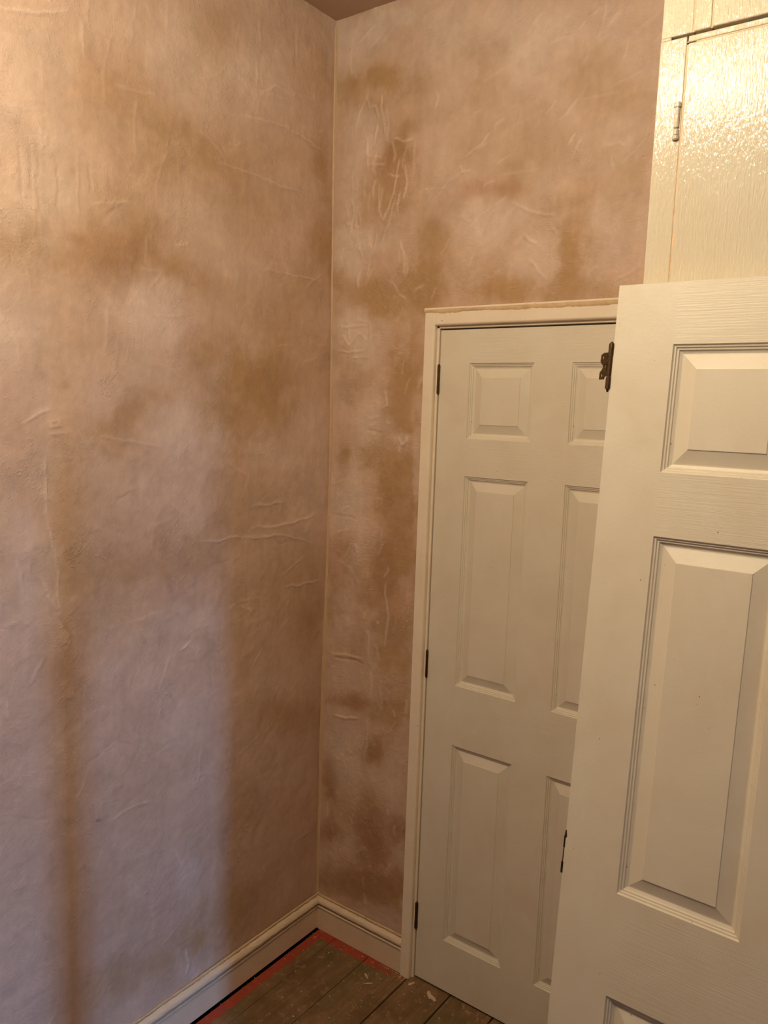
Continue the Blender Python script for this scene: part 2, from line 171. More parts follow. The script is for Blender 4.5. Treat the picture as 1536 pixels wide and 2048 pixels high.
# ---------------------------------------------------------------- materials
class NT:
    def __init__(self, name):
        self.m = bpy.data.materials.new(name)
        self.m.use_nodes = True
        self.t = self.m.node_tree
        self.b = self.t.nodes['Principled BSDF']
        self.geo = self.t.nodes.new('ShaderNodeNewGeometry')
        self.tc = self.t.nodes.new('ShaderNodeTexCoord')

    def n(self, typ, **kw):
        o = self.t.nodes.new(typ)
        for k, v in kw.items():
            setattr(o, k, v)
        return o

    def l(self, a, b):
        self.t.links.new(a, b)

    def val(self, inp, v):
        if hasattr(v, 'is_output'):
            self.l(v, inp)
        else:
            inp.default_value = v

    def scale(self, vec, s):
        m = self.n('ShaderNodeMapping')
        m.inputs['Scale'].default_value = s
        self.l(vec, m.inputs['Vector'])
        return m.outputs[0]

    def noise(self, vec, sc, det=4, rough=0.55, dist=0.0):
        o = self.n('ShaderNodeTexNoise')
        self.l(vec, o.inputs['Vector'])
        o.inputs['Scale'].default_value = sc
        o.inputs['Detail'].default_value = det
        o.inputs['Roughness'].default_value = rough
        o.inputs['Distortion'].default_value = dist
        return o.outputs['Fac']

    def ramp(self, f, p0, p1, v0=0.0, v1=1.0):
        o = self.n('ShaderNodeMapRange')
        o.clamp = True
        self.l(f, o.inputs['Value'])
        for i, v in zip(('From Min', 'From Max', 'To Min', 'To Max'), (p0, p1, v0, v1)):
            o.inputs[i].default_value = v
        return o.outputs[0]

    def math(self, op, a, b=0.0, c=None):
        o = self.n('ShaderNodeMath', operation=op)
        self.val(o.inputs[0], a)
        self.val(o.inputs[1], b)
        if c is not None:
            self.val(o.inputs[2], c)
        return o.outputs[0]

    def mix(self, f, a, b):
        o = self.n('ShaderNodeMix', data_type='RGBA')
        self.val(o.inputs[0], f)
        for i, v in ((6, a), (7, b)):
            if hasattr(v, 'is_output'):
                self.l(v, o.inputs[i])
            else:
                o.inputs[i].default_value = (*v, 1)
        return o.outputs[2]

    def mul(self, col, f):
        o = self.n('ShaderNodeVectorMath', operation='SCALE')
        self.l(col, o.inputs[0])
        self.val(o.inputs['Scale'], f)
        return o.outputs[0]

    def bump(self, h, dist, strength=1.0, prev=None):
        o = self.n('ShaderNodeBump')
        o.inputs['Strength'].default_value = strength
        o.inputs['Distance'].default_value = dist
        self.l(h, o.inputs['Height'])
        if prev is not None:
            self.l(prev, o.inputs['Normal'])
        return o.outputs[0]

    def done(self, col=None, rough=None, normal=None, spec=None, coat=None):
        if col is not None:
            if hasattr(col, 'is_output'):
                self.l(col, self.b.inputs['Base Color'])
            else:
                self.b.inputs['Base Color'].default_value = (*col, 1)
        if rough is not None:
            self.val(self.b.inputs['Roughness'], rough)
        if normal is not None:
            self.l(normal, self.b.inputs['Normal'])
        if spec is not None:
            self.b.inputs['Specular IOR Level'].default_value = spec
        return self.m


def mat_plaster():
    k = NT('fresh_plaster')
    p = k.geo.outputs['Position']
    a = k.n('ShaderNodeAttribute', attribute_name='tint')
    n1 = k.noise(p, 9, 6, 0.62, 0.6)
    n2 = k.noise(p, 45, 5, 0.6, 0.3)
    n3 = k.noise(k.scale(p, (60, 60, 9)), 1.0, 4, 0.6)
    f = k.math('ADD', k.ramp(n1, 0.3, 0.7, -0.10, 0.10), k.ramp(n2, 0.3, 0.7, -0.05, 0.05))
    f = k.math('ADD', f, k.ramp(n3, 0.3, 0.7, -0.03, 0.03))
    f = k.math('ADD', f, 1.0)
    col = k.mul(a.outputs['Color'], f)
    # scattered pits and crumbs
    sp = k.noise(p, 170, 2, 0.5)
    dark = k.ramp(sp, 0.72, 0.78, 0, 0.35)
    col = k.mix(dark, col, srgb(110, 78, 52))
    b1 = k.bump(k.noise(p, 26, 6, 0.62, 0.8), 0.006, 0.35)
    for ax, sc, an in ((0, (150, 150, 22), 38), (1, (130, 130, 16), -30), (2, (170, 170, 24), 82)):
        mp = k.n('ShaderNodeMapping')
        mp.inputs['Rotation'].default_value = (math.radians(an), math.radians(an), 0)
        k.l(p, mp.inputs['Vector'])
        t = k.noise(k.scale(mp.outputs[0], sc), 1.0, 3, 0.55, 0.5)
        t = k.ramp(t, 0.52, 0.72, 0, 1)
        ms = k.ramp(k.noise(k.scale(p, (1, 1, 1)), 6.0 + ax * 1.7, 3, 0.6, 0.4), 0.50, 0.66, 0, 1)
        tm = k.math('MULTIPLY', t, ms)
        b1 = k.bump(tm, 0.0016, 0.55, b1)
        col = k.mix(k.math('MULTIPLY', tm, 0.16), col, srgb(226, 206, 190))
    b2 = k.bump(n3, 0.0012, 0.35, b1)
    b3 = k.bump(k.noise(p, 210, 3, 0.6), 0.0008, 0.5, b2)
    rg = k.ramp(n1, 0.3, 0.7, 0.42, 0.62)
    return k.done(col, rg, b3, 0.42)


def mat_ceiling():
    k = NT('ceiling_paint')
    p = k.geo.outputs['Position']
    col = k.mix(k.noise(p, 5), srgb(196, 170, 150), srgb(176, 150, 128))
    return k.done(col, 0.8, k.bump(k.noise(p, 120, 4), 0.001, 0.4), 0.2)


def mat_paint(name, c, rough, grain=None, amp=0.0006, dirt=0.25, specks=True, floorfade=None):
    """old off-white paint; grain: 'x' embossed grain lines running along x, 'z' along z"""
    k = NT(name)
    g = k.tc.outputs['Object']
    n = k.noise(g, 7, 5, 0.6, 0.5)
    col = k.mix(k.ramp(n, 0.35, 0.7, 0, 1), c, tuple(v * s for v, s in zip(c, (0.93, 0.90, 0.86))))
    if dirt:
        d = k.ramp(k.noise(g, 31, 5, 0.7), 0.66, 0.8, 0, dirt)
        col = k.mix(d, col, srgb(176, 132, 84))
    if specks:
        s = k.ramp(k.noise(g, 150, 1, 0.4), 0.80, 0.815, 0, 0.8)
        col = k.mix(s, col, srgb(92, 62, 40))
    h = k.noise(g, 160, 3, 0.6)
    nb = k.bump(h, 0.0006, 0.35)
    if grain == 'x':
        gr = k.noise(k.scale(g, (9, 9, 420)), 1.0, 3, 0.6, 0.4)
        nb = k.bump(gr, amp, 0.8, nb)
    elif grain == 'z':
        gr = k.noise(k.scale(g, (420, 9, 9)), 1.0, 3, 0.6, 0.4)
        nb = k.bump(gr, amp * 0.35, 0.8, nb)
    return k.done(col, rough, nb, 0.45)


def mat_gloss(name, c):
    """thick brushed gloss paint with vertical brush lines and orange peel"""
    k = NT(name)
    g = k.tc.outputs['Object']
    n = k.noise(g, 5, 4, 0.6)
    col = k.mix(k.ramp(n, 0.35, 0.7), c, tuple(v * s for v, s in zip(c, (0.96, 0.92, 0.88))))
    br = k.noise(k.scale(g, (330, 330, 38)), 1.0, 3, 0.55, 0.2)
    b = k.bump(br, 0.0018, 0.65)
    pe = k.noise(k.scale(g, (240, 240, 130)), 1.0, 2, 0.5, 0.2)
    b = k.bump(pe, 0.0009, 0.6, b)
    return k.done(col, 0.08, b, 0.5)


def mat_floor():
    k = NT('stained_floorboard')
    p = k.geo.outputs['Position']
    info = k.n('ShaderNodeObjectInfo')
    grain = k.noise(k.scale(p, (60, 4, 60)), 1.0, 6, 0.65, 0.8)
    n1 = k.noise(p, 8, 6, 0.65, 0.6)
    n2 = k.noise(p, 34, 6, 0.7, 0.6)
    col = k.mix(k.ramp(n1, 0.35, 0.68), srgb(112, 84, 54), srgb(142, 112, 80))
    col = k.mix(k.ramp(grain, 0.4, 0.75, 0, 0.55), col, srgb(82, 56, 34))
    col = k.mix(k.ramp(k.noise(p, 5.0, 4, 0.6), 0.5, 0.72, 0, 0.55), col, srgb(96, 96, 58))
    # plaster dust and spatter
    col = k.mix(k.ramp(n2, 0.56, 0.74, 0, 0.65), col, srgb(186, 150, 120))
    col = k.mix(k.ramp(k.noise(p, 90, 3, 0.6), 0.68, 0.72, 0, 0.7), col, srgb(176, 150, 120))
    # red paint border left along the skirtings
    sx = k.n('ShaderNodeSeparateXYZ')
    k.l(p, sx.inputs[0])
    wob = k.ramp(k.noise(p, 40, 4, 0.6), 0.2, 0.8, -0.006, 0.006)
    left = k.math('LESS_THAN', k.math('ADD', sx.outputs[0], wob), 0.055)
    back = k.math('GREATER_THAN', k.math('ADD', sx.outputs[1], wob), -0.047)
    back = k.math('MULTIPLY', back, k.math('LESS_THAN', sx.outputs[0], 0.383))
    red = k.math('MAXIMUM', left, back)
    red = k.math('MULTIPLY', red, k.ramp(k.noise(p, 55, 5, 0.7), 0.36, 0.54, 0.35, 0.97))
    fade = k.ramp(sx.outputs[0], 0.27, 0.36, 1.0, 0.35)
    red = k.math('MULTIPLY', red, fade)
    rc = k.mix(k.noise(p, 30, 4), srgb(186, 66, 50), srgb(146, 54, 36))
    col = k.mix(red, col, rc)
    b = k.bump(grain, 0.0012, 0.6)
    b = k.bump(n2, 0.0016, 0.5, b)
    return k.done(col, k.ramp(n1, 0.3, 0.7, 0.5, 0.8), b, 0.3)


def mat_flat(name, c, rough=0.7, metal=0.0, sc=60, var=0.25):
    k = NT(name)
    g = k.tc.outputs['Object']
    n = k.noise(g, sc, 4, 0.6)
    col = k.mix(k.ramp(n, 0.35, 0.7), c, tuple(v * (1 - var) for v in c))
    k.b.inputs['Metallic'].default_value = metal
    return k.done(col, rough, k.bump(n, 0.0006, 0.4))


CREAM = srgb(224, 214, 198)
M_plaster = mat_plaster()
M_ceil = mat_ceiling()
M_door_v = mat_paint('door_paint_upright_grain', CREAM, 0.42, 'z')
M_door_h = mat_paint('door_paint_level_grain', CREAM, 0.42, 'x')
M_panel = mat_paint('door_panel_paint', CREAM, 0.42, 'z', 0.0004)
M_trim = mat_paint('trim_paint', srgb(240, 225, 206), 0.45, None, dirt=0.25)
M_skirt = mat_paint('skirting_paint', srgb(226, 204, 178), 0.4, None, dirt=0.5)
M_gloss = mat_gloss('cream_gloss_paint', srgb(218, 208, 190))
M_groove = mat_flat('paint_filled_groove', srgb(226, 190, 150), 0.5)
M_floor = mat_floor()
M_dark = mat_flat('dark_void_timber', srgb(36, 28, 22), 0.9)
M_bronze = mat_flat('aged_bronze', srgb(96, 74, 48), 0.42, 0.75, 120, 0.5)
M_rust = mat_flat('rusted_iron', srgb(70, 42, 26), 0.6, 0.4, 150, 0.5)
M_caulk = mat_flat('corner_filler', srgb(206, 172, 138), 0.55, 0, 30, 0.12)
M_lip = mat_flat('plaster_lip', srgb(214, 182, 142), 0.65, 0, 45, 0.22)
M_chip = mat_flat('plaster_chip', srgb(206, 180, 150), 0.8, 0, 90, 0.2)


# ---------------------------------------------------------------- plaster walls as fine relief
def vnoise(u, v, seed):
    rs = np.random.RandomState(seed)
    T = rs.rand(64, 64)
    iu = np.floor(u).astype(int)
    iv = np.floor(v).astype(int)
    fu = u - iu
    fv = v - iv
    fu = fu * fu * fu * (fu * (fu * 6 - 15) + 10)
    fv = fv * fv * fv * (fv * (fv * 6 - 15) + 10)
    a = T[iu % 64, iv % 64]
    b = T[(iu + 1) % 64, iv % 64]
    c = T[iu % 64, (iv + 1) % 64]
    d = T[(iu + 1) % 64, (iv + 1) % 64]
    return (a * (1 - fu) + b * fu) * (1 - fv) + (c * (1 - fu) + d * fu) * fv


def fbm(u, v, sc, octv, seed, gain=0.55):
    s = 0.0
    amp = 1.0
    tot = 0.0
    for i in range(octv):
        s = s + amp * vnoise(u * sc + 13.7 * i, v * sc + 7.1 * i, seed + i)
        tot += amp
        amp *= gain
        sc *= 2.03
    return s / tot - 0.5


def blots(U, V, L, seed, warp, soft=0.4):
    w1 = fbm(U, V, 5.0, 5, seed) * warp
    w2 = fbm(U, V, 5.0, 5, seed + 50) * warp
    ns = fbm(U, V, 13.0, 5, seed + 70, 0.62) * 1.5 + fbm(U, V * 0.5, 30.0, 3, seed + 75, 0.6) * 0.6
    out = np.zeros_like(U)
    for cx, cz, a, b, c, d, s in L:
        du = U + w1 - cx
        dv = V + w2 - cz
        q = (a * du + b * dv) ** 2 + (c * du + d * dv) ** 2
        g = s / (1 + np.exp(-(0.95 - np.sqrt(q) + ns) / (soft * 0.5)))
        out = 1 - (1 - out) * (1 - g)
    return out


def strokes(us, vs, L, seed):
    Hh = np.zeros((len(us), len(vs)))
    for k, (pts, wd, hh) in enumerate(L):
        pu = [p[0] for p in pts]
        pv = [p[1] for p in pts]
        m = wd * 4
        i0, i1 = np.searchsorted(us, [min(pu) - m, max(pu) + m])
        j0, j1 = np.searchsorted(vs, [min(pv) - m, max(pv) + m])
        if i1 <= i0 or j1 <= j0:
            continue
        U, V = np.meshgrid(us[i0:i1], vs[j0:j1], indexing='ij')
        U2 = U + fbm(U, V, 30, 3, seed + k) * 0.012
        V2 = V + fbm(U, V, 30, 3, seed + k + 90) * 0.012
        best = np.full(U.shape, 1e9)
        along = np.zeros(U.shape)
        n = len(pts) - 1
        for i in range(n):
            ax, az = pts[i]
            bx, bz = pts[i + 1]
            dx, dz = bx - ax, bz - az
            L2 = dx * dx + dz * dz + 1e-12
            t = np.clip(((U2 - ax) * dx + (V2 - az) * dz) / L2, 0, 1)
            d = np.hypot(U2 - ax - t * dx, V2 - az - t * dz)
            s = d < best
            best = np.where(s, d, best)
            along = np.where(s, (i + t) / n, along)
        taper = np.clip(np.minimum(along, 1 - along) * 5 + 0.25, 0, 1)
        prof = np.exp(-(best / (max(wd, 0.0045) * 0.6)) ** 2) * taper
        # sharp edge on one side, soft slope on the other, as a trowel leaves it
        Hh[i0:i1, j0:j1] += 1.5 * hh * prof
    return Hh


def random_strokes(n, u0, u1, v0, v1, seed, ang, spread, ln, hh):
    rs = random.Random(seed)
    out = []
    for _ in range(n):
        u = rs.uniform(u0, u1)
        v = rs.uniform(v0, v1)
        a = math.radians(ang + rs.uniform(-spread, spread))
        l = ln * rs.uniform(0.4, 1.3)
        bend = rs.uniform(-0.5, 0.5)
        pts = []
        for i in range(4):
            t = i / 3.0
            aa = a + bend * (t - 0.5)
            pts.append((u + math.cos(aa) * l * t, v + math.sin(aa) * l * t))
        out.append((pts, rs.choice((.0035, .004, .005, .007)), hh * rs.uniform(0.4, 1.0) * rs.choice((1, 1, 1, -0.7))))
    return out


PINK = np.array(srgb(206, 176, 158))
DAMP = np.array(srgb(178, 142, 104))
REDD = np.array(srgb(180, 130, 102))
PALE = np.array(srgb(216, 192, 178))


def plaster_wall(name, us, vs, to_xyz, damp, red, pale, stk, seed, soft, hole=None, thick=None):
    U, V = np.meshgrid(us, vs, indexing='ij')
    d = blots(U, V, damp, seed, 0.045, soft)
    r = blots(U, V, red, seed + 5, 0.05, soft)
    p = blots(U, V, pale, seed + 9, 0.05, soft * 0.8)
    auto = fbm(U, V, 2.6, 5, seed + 20)
    auto2 = fbm(U, V, 11.0, 5, seed + 30, 0.6)
    auto3 = fbm(U * 1.0, V * 0.35, 26.0, 4, seed + 40, 0.6)
    d = np.clip(d + 0.5 * auto + 0.45 * auto2 + 0.10, 0, 1)
    p = np.clip(p + 0.5 * auto2 - 0.35 * auto + 0.35 * auto3, 0, 1) * (1 - 0.65 * d)
    r = np.clip(r + 0.35 * auto3, 0, 1)
    col = PINK[None, None, :] * np.ones(U.shape + (1,))
    col = col * (1 - d[..., None]) + DAMP * d[..., None]
    col = col * (1 - 0.75 * r[..., None]) + (REDD * (1 - 0.25 * d[..., None])) * 0.75 * r[..., None]
    col = col * (1 - p[..., None]) + PALE * p[..., None]
    h = strokes(us, vs, stk, seed + 100)
    hs = np.clip(h / 0.0022, -1, 1)[..., None]
    col = col * (1 - 0.5 * np.maximum(hs, 0)) + (PALE * 1.12) * 0.5 * np.maximum(hs, 0)
    col = col * (1 + 0.12 * np.minimum(hs, 0))  # grooves tinted darker, their shade put into the colour
    h += fbm(U, V, 3.0, 4, seed + 60) * 0.010
    h += fbm(U * 1.0, V * 0.45, 16.0, 4, seed + 70) * 0.0028
    h += np.clip(fbm(U, V, 24.0, 3, seed + 80), 0.08, 1) * 0.004
    P = to_xyz(U, V, h)
    nu, nv = U.shape
    idx = np.arange(nu * nv).reshape(nu, nv)
    q = np.stack([idx[:-1, :-1], idx[1:, :-1], idx[1:, 1:], idx[:-1, 1:]], -1)
    if hole is not None:
        cu = (us[:-1] + us[1:]) / 2
        cv = (vs[:-1] + vs[1:]) / 2
        keep = ~((cu[:, None] > hole[0]) & (cu[:, None] < hole[1]) & (cv[None, :] > hole[2]) & (cv[None, :] < hole[3]))
        q = q[keep]
    q = q.reshape(-1, 4)
    if thick is not None and thick < 0:
        q = q[:, ::-1]
    me = bpy.data.meshes.new(name)
    me.vertices.add(nu * nv)
    me.vertices.foreach_set('co', P.reshape(-1, 3).astype(np.float32).ravel())
    me.loops.add(q.size)
    me.loops.foreach_set('vertex_index', q.ravel().astype(np.int32))
    me.polygons.add(len(q))
    me.polygons.foreach_set('loop_start', np.arange(0, q.size, 4, dtype=np.int32))
    me.polygons.foreach_set('loop_total', np.full(len(q), 4, dtype=np.int32))
    me.polygons.foreach_set('use_smooth', np.ones(len(q), dtype=bool))
    me.update(calc_edges=True)
    at = me.color_attributes.new('tint', 'FLOAT_COLOR', 'POINT')
    c4 = np.concatenate([col, np.ones(U.shape + (1,))], -1).reshape(-1, 4)
    at.data.foreach_set('color', c4.astype(np.float32).ravel())
    me.materials.append(M_plaster)
    me.validate()
    o = link(bpy.data.objects.new(name, me))
    tag(o, kind='structure')
    return o


STEP = 0.0036
# corner is not plumb: the left wall bellies in and out a few millimetres
BZ = np.array([0.0, 0.12, 0.63, 1.14, 1.62, 2.08, 2.52, 2.89])
BX = np.array([0.0, 0.001, -0.0025, 0.0059, 0.0097, 0.0027, -0.0048, -0.0078])


def belly(z):
    return np.interp(z, BZ, BX)


def left_xyz(U, V, h):
    edge = np.clip(-U / 0.02, 0, 1)
    fade = np.clip(1 + U / 1.1, 0, 1)
    x = belly(V) * fade + h * edge
    return np.stack([x, U, V], -1)


def back_xyz(U, V, h):
    return np.stack([U, -h, V], -1)


us = np.concatenate([np.linspace(YB, -1.3, 40)[:-1], np.arange(-1.3, 0.0, STEP), [0.0]])
vs = np.concatenate([np.arange(0.0, H, STEP), [H]])
stk = L_STROKES + random_strokes(70, -1.2, -0.05, 0.2, 2.8, 3, 10, 40, 0.10, 0.0009) \
    + random_strokes(40, -1.2, -0.6, 1.8, 2.8, 4, 90, 8, 0.12, 0.0007)
plaster_wall('wall_left', us, vs, left_xyz, L_DAMP_SHADE, L_RED, L_PALE, stk, 11, 0.75)

DX0, DX1, DZ1 = 0.368, 1.128, 2.02      # opening behind the door casing
us = np.concatenate([np.linspace(-0.012, DX0, 106), np.linspace(DX0, DX1, 211)[1:], np.linspace(DX1, 1.22, 20)[1:],
                     np.linspace(1.22, XR, 20)[1:]])
vs = np.concatenate([np.linspace(0, DZ1, 560), np.linspace(DZ1, H, 240)[1:]])
stk = B_STROKES + random_strokes(60, 0.25, 1.15, 2.06, 2.85, 5, 50, 35, 0.07, 0.0011) \
    + random_strokes(40, 0.03, 0.34, 0.15, 1.95, 6, 80, 35, 0.05, 0.0011) \
    + random_strokes(34, 0.03, 0.28, 2.1, 2.6, 8, 88, 12, 0.08, 0.0016)
plaster_wall('wall_back', us, vs, back_xyz, B_DAMP, B_RED, B_PALE, stk, 37, 0.45, hole=(DX0, DX1, 0, DZ1))

# shell behind the relief, the walls outside the frame, ceiling, floor base
box('wall_left_backing', -0.16, -0.03, YB, 0.15, 0, H, M_dark)['kind'] = 'structure'
bm = bmesh.new()
add_box(bm, -0.1, DX0 - 0.005, 0.03, 0.15, 0, H)
add_box(bm, DX1 + 0.005, XR, 0.03, 0.15, 0, H)
add_box(bm, DX0 - 0.005, DX1 + 0.005, 0.03, 0.15, DZ1 + 0.005, H)
tag(bm_obj('wall_back_backing', bm, M_dark), kind='structure')


def plain_wall(name, boxes):
    bm = bmesh.new()
    for b in boxes:
        add_box(bm, *b)
    o = bm_obj(name, bm, M_plaster)
    at = o.data.color_attributes.new('tint', 'FLOAT_COLOR', 'POINT')
    n = len(o.data.vertices)
    at.data.foreach_set('color', np.tile(np.array([*(PINK * 0.3), 1.0], dtype=np.float32), n))
    return tag(o, kind='structure')


plain_wall('wall_right', [(XR, XR + 0.12, -1.07, 0.15, 0, H), (XR, XR + 0.12, -1.93, -1.07, 1.55, H), (XR, XR + 0.12, -1.93, -1.07, 0, 0.3),
                          (XR, XR + 0.12, YB, -1.93, 0, H)])  # opening sized to let the daylight die away up the left wall
plain_wall('wall_rear', [(-0.1, XR + 0.12, YB - 0.12, YB, 0, H)])
box('ceiling', -0.1, XR + 0.12, YB - 0.12, 0.15, H, H + 0.1, M_ceil)['kind'] = 'structure'
# unseen slim post added to cast the dark gap between daylight bands
box('shadow_post', XR + 0.02, XR + 0.06, -1.341, -1.307, 0.3, 1.55, M_trim)['kind'] = 'structure'

# ---------------------------------------------------------------- floor of single boards
fl = tag(box('floor', -0.1, XR + 0.3, YB - 0.1, 0.2, -0.12, -0.03, M_dark), kind='structure')
edges = [0.0200, 0.094, 0.235, 0.3885, 0.532, 0.677]
while edges[-1] < XR:
    edges.append(edges[-1] + 0.145)
gaps = {1: 0.0009, 2: 0.0026, 3: 0.0050, 4: 0.0044, 5: 0.0046}
for i in range(len(edges) - 1):
    g0 = gaps.get(i, 0.003) / 2
    g1 = gaps.get(i + 1, 0.003) / 2
    dz = [0, -0.0006, 0.0, 0.0005, -0.0005][i % 5]
    box('floor_board', edges[i] + g0, edges[i + 1] - g1, YB, 0.11, -0.028, dz, M_floor, fl, 0.0012)


# ---------------------------------------------------------------- skirtings
def skirting(name, p0, p1, inward, zlift, mat):
    """profile swept along a straight wall; inward = unit vector into the room"""
    prof = [(0.0, zlift), (0.0150, zlift), (0.0150, 0.0790), (0.0185, 0.0815), (0.0190, 0.0845), (0.0150, 0.0862),
            (0.0080, 0.0880), (0.0085, 0.0915), (0.0190, 0.0945), (0.0225, 0.0990), (0.0228, 0.1040), (0.0205, 0.1095),
            (0.0165, 0.1140), (0.0110, 0.1170), (0.0050, 0.1180), (0.0, 0.1182)]
    d = Vector(p1) - Vector(p0)
    n = max(2, int(d.length / 0.02))
    rs = random.Random(name)
    V, F = [], []
    for i in range(n + 1):
        t = i / n
        b = Vector(p0) + d * t
        for j, (a, z) in enumerate(prof):
            jt = (rs.random() - 0.5) * (0.0012 if j > 8 else 0.0004)
            a2 = a + jt
            # mitre into the corner
            q = b + Vector(inward) * a2
            if i == 0:
                q = q - d.normalized() * -max(0.0, a2)
            V.append((q.x, q.y, z + jt * 0.6))
    m = len(prof)
    for i in range(n):
        for j in range(m - 1):
            F.append((i * m + j, (i + 1) * m + j, (i + 1) * m + j + 1, i * m + j + 1))
    F.append(tuple(range(m)))
    F.append(tuple(range(n * m, n * m + m))[::-1])
    o = mesh_obj(name, V, F, mat)
    bm = bmesh.new()
    bm.from_mesh(o.data)
    bmesh.ops.recalc_face_normals(bm, faces=bm.faces[:])
    bm.to_mesh(o.data)
    bm.free()
    return tag(o, kind='structure')


sk_l = skirting('baseboard_left', (0.0, 0.0, 0), (0.0, YB, 0), (1, 0, 0), 0.0055, M_skirt)
sk_b = skirting('baseboard_back', (0.0, 0.0, 0), (0.362, 0.0, 0), (0, -1, 0), 0.0012, M_skirt)


def ragged_lip(name, pts, nrm, up, w0, w1, th, mat, parent, seed, step=0.006):
    """thin torn plaster edge lapping over a trim"""
    rs = random.Random(seed)
    V, F = [], []
    a, b = Vector(pts[0]), Vector(pts[1])
    n = int((b - a).length / step)
    nrm = Vector(nrm)
    up = Vector(up)
    lo = rs.random()
    for i in range(n + 1):
        c = a + (b - a) * (i / n)
        lo += (rs.random() - 0.5) * 0.5
        lo = min(1, max(0, lo))
        wd = w0 + (w1 - w0) * lo
        th2 = th * (0.7 + 0.6 * rs.random())
        V += [c + up * 0.004, c + up * 0.003 + nrm * th2 * 0.8, c - up * wd * 0.6 + nrm * th2, c - up * wd + nrm * 0.0002]
    for i in range(n):
        for j in range(3):
            F.append((i * 4 + j, (i + 1) * 4 + j, (i + 1) * 4 + j + 1, i * 4 + j + 1))
    return mesh_obj(name, V, F, mat, parent, smooth=True)


# sloping line of filler along the tops of the skirtings
ragged_lip('plaster_lip', [(0.004, -0.004, 0.1192), (0.004, -1.4, 0.1192)], (1, 0, 0.4), (0, 0, 1), 0.001, 0.005, 0.007, M_lip, sk_l, 5)
ragged_lip('plaster_lip', [(0.006, -0.004, 0.1192), (0.361, -0.004, 0.1192)], (0, -1, 0.4), (0, 0, 1), 0.001, 0.006, 0.008, M_lip, sk_b, 6)

# filler bead up the corner
V, F = [], []
zs = np.linspace(0.118, H - 0.02, 300)
rs = random.Random(3)
for i, z in enumerate(zs):
    bx = float(belly(z))
    t = 0.5 + 0.5 * math.sin(z * 2.1 + 0.5)
    wd = 0.0036 + 0.0016 * t + rs.random() * 0.0003
    if z > 2.6:
        wd *= max(0.55, 1 - (z - 2.6) * 1.5)
    V += [(bx - 0.002, -wd - 0.0035, z), (bx + 0.0045, -wd, z), (bx + wd, -0.0045, z), (bx + wd + 0.0035, 0.002, z)]
for i in range(len(zs) - 1):
    for j in range(3):
        F.append((i * 4 + j, i * 4 + j + 1, (i + 1) * 4 + j + 1, (i + 1) * 4 + j))
tag(mesh_obj('trim_1', V, F, M_caulk), kind='structure')


# ---------------------------------------------------------------- six-panel moulded door
DW, DH, DT = 0.685, 1.970, 0.035
A_ = 0.0956
PW = 0.1941
MU = 0.1051
ROWS = [(0.0977, 0.304), (0.4085, 1.016), (1.1967, 1.8152)]


def door_slab(name, dw, dh, dt, a, rows, parent):
    """front face y=0 (towards -y), back at y=dt, with six openings on the front"""
    ulines = [0, a, a + PW, a + PW + MU, a + 2 * PW + MU, dw]
    vl = [0.0]
    for t, b in reversed(rows):
        vl += [dh - b, dh - t]
    vl.append(dh)
    V, F, MI = [], [], []
    nu, nv = len(ulines), len(vl)
    for u in ulines:
        for v in vl:
            V.append((u, 0, v))
    for i in range(nu - 1):
        for j in range(nv - 1):
            if i in (1, 3) and j in (1, 3, 5):
                continue
            F.append((i * nv + j, (i + 1) * nv + j, (i + 1) * nv + j + 1, i * nv + j + 1))
            MI.append(1 if (j in (0, 2, 4, 6) and i in (1, 2, 3)) else 0)
    c = len(V)
    for (u, v) in ((0, 0), (dw, 0), (dw, dh), (0, dh)):
        V.append((u, dt, v))
    F.append((c, c + 3, c + 2, c + 1)); MI.append(0)
    left = [j for j in range(nv)]
    right = [(nu - 1) * nv + j for j in range(nv)]
    bot = [i * nv for i in range(nu)]
    top = [i * nv + nv - 1 for i in range(nu)]
    F.append(tuple(left[::-1]) [::-1] + (c + 3, c)); MI.append(0)
    F.append(tuple(right[::-1]) + (c + 1, c + 2)); MI.append(0)
    F.append(tuple(bot[::-1]) + (c, c + 1)); MI.append(0)
    F.append(tuple(top) + (c + 2, c + 3)); MI.append(0)
    o = mesh_obj(name, V, F, [M_door_v, M_door_h], parent, midx=MI)
    bm = bmesh.new()
    bm.from_mesh(o.data)
    bmesh.ops.recalc_face_normals(bm, faces=bm.faces[:])
    bm.to_mesh(o.data)
    bm.free()
    return o


PROFILE = [(0.0, 0.0), (0.0018, 0.0032), (0.0044, 0.0036), (0.0056, 0.0060), (0.0084, 0.0064), (0.0096, 0.0090),
           (0.0140, 0.0112), (0.0160, 0.0110), (0.0385, 0.0028), (0.0392, 0.0014), (0.0400, 0.0012)]


def panel_mesh(w, h):
    V, F = [], []
    for s, d in PROFILE:
        V += [(s, d, s), (w - s, d, s), (w - s, d, h - s), (s, d, h - s)]
    n = len(PROFILE)
    for i in range(n - 1):
        for k in range(4):
            a = i * 4 + k
            b = i * 4 + (k + 1) % 4
            F.append((a, b, b + 4, a + 4))
    F.append(tuple((n - 1) * 4 + k for k in range(4)))
    return V, F


PANELS = {}


def door_panels(a, rows, dh, parent):
    for r, (t, b) in enumerate(rows):
        if (r, 'm') not in PANELS:
            V, F = panel_mesh(PW, b - t)
            me = bpy.data.meshes.new('panel')
            me.from_pydata(V, [], F)
            me.materials.append(M_panel)
            me.update()
            PANELS[(r, 'm')] = me
        for u in (a, a + PW + MU):
            o = link(bpy.data.objects.new('panel', PANELS[(r, 'm')]), parent)
            o.location = (u, 0, dh - b)


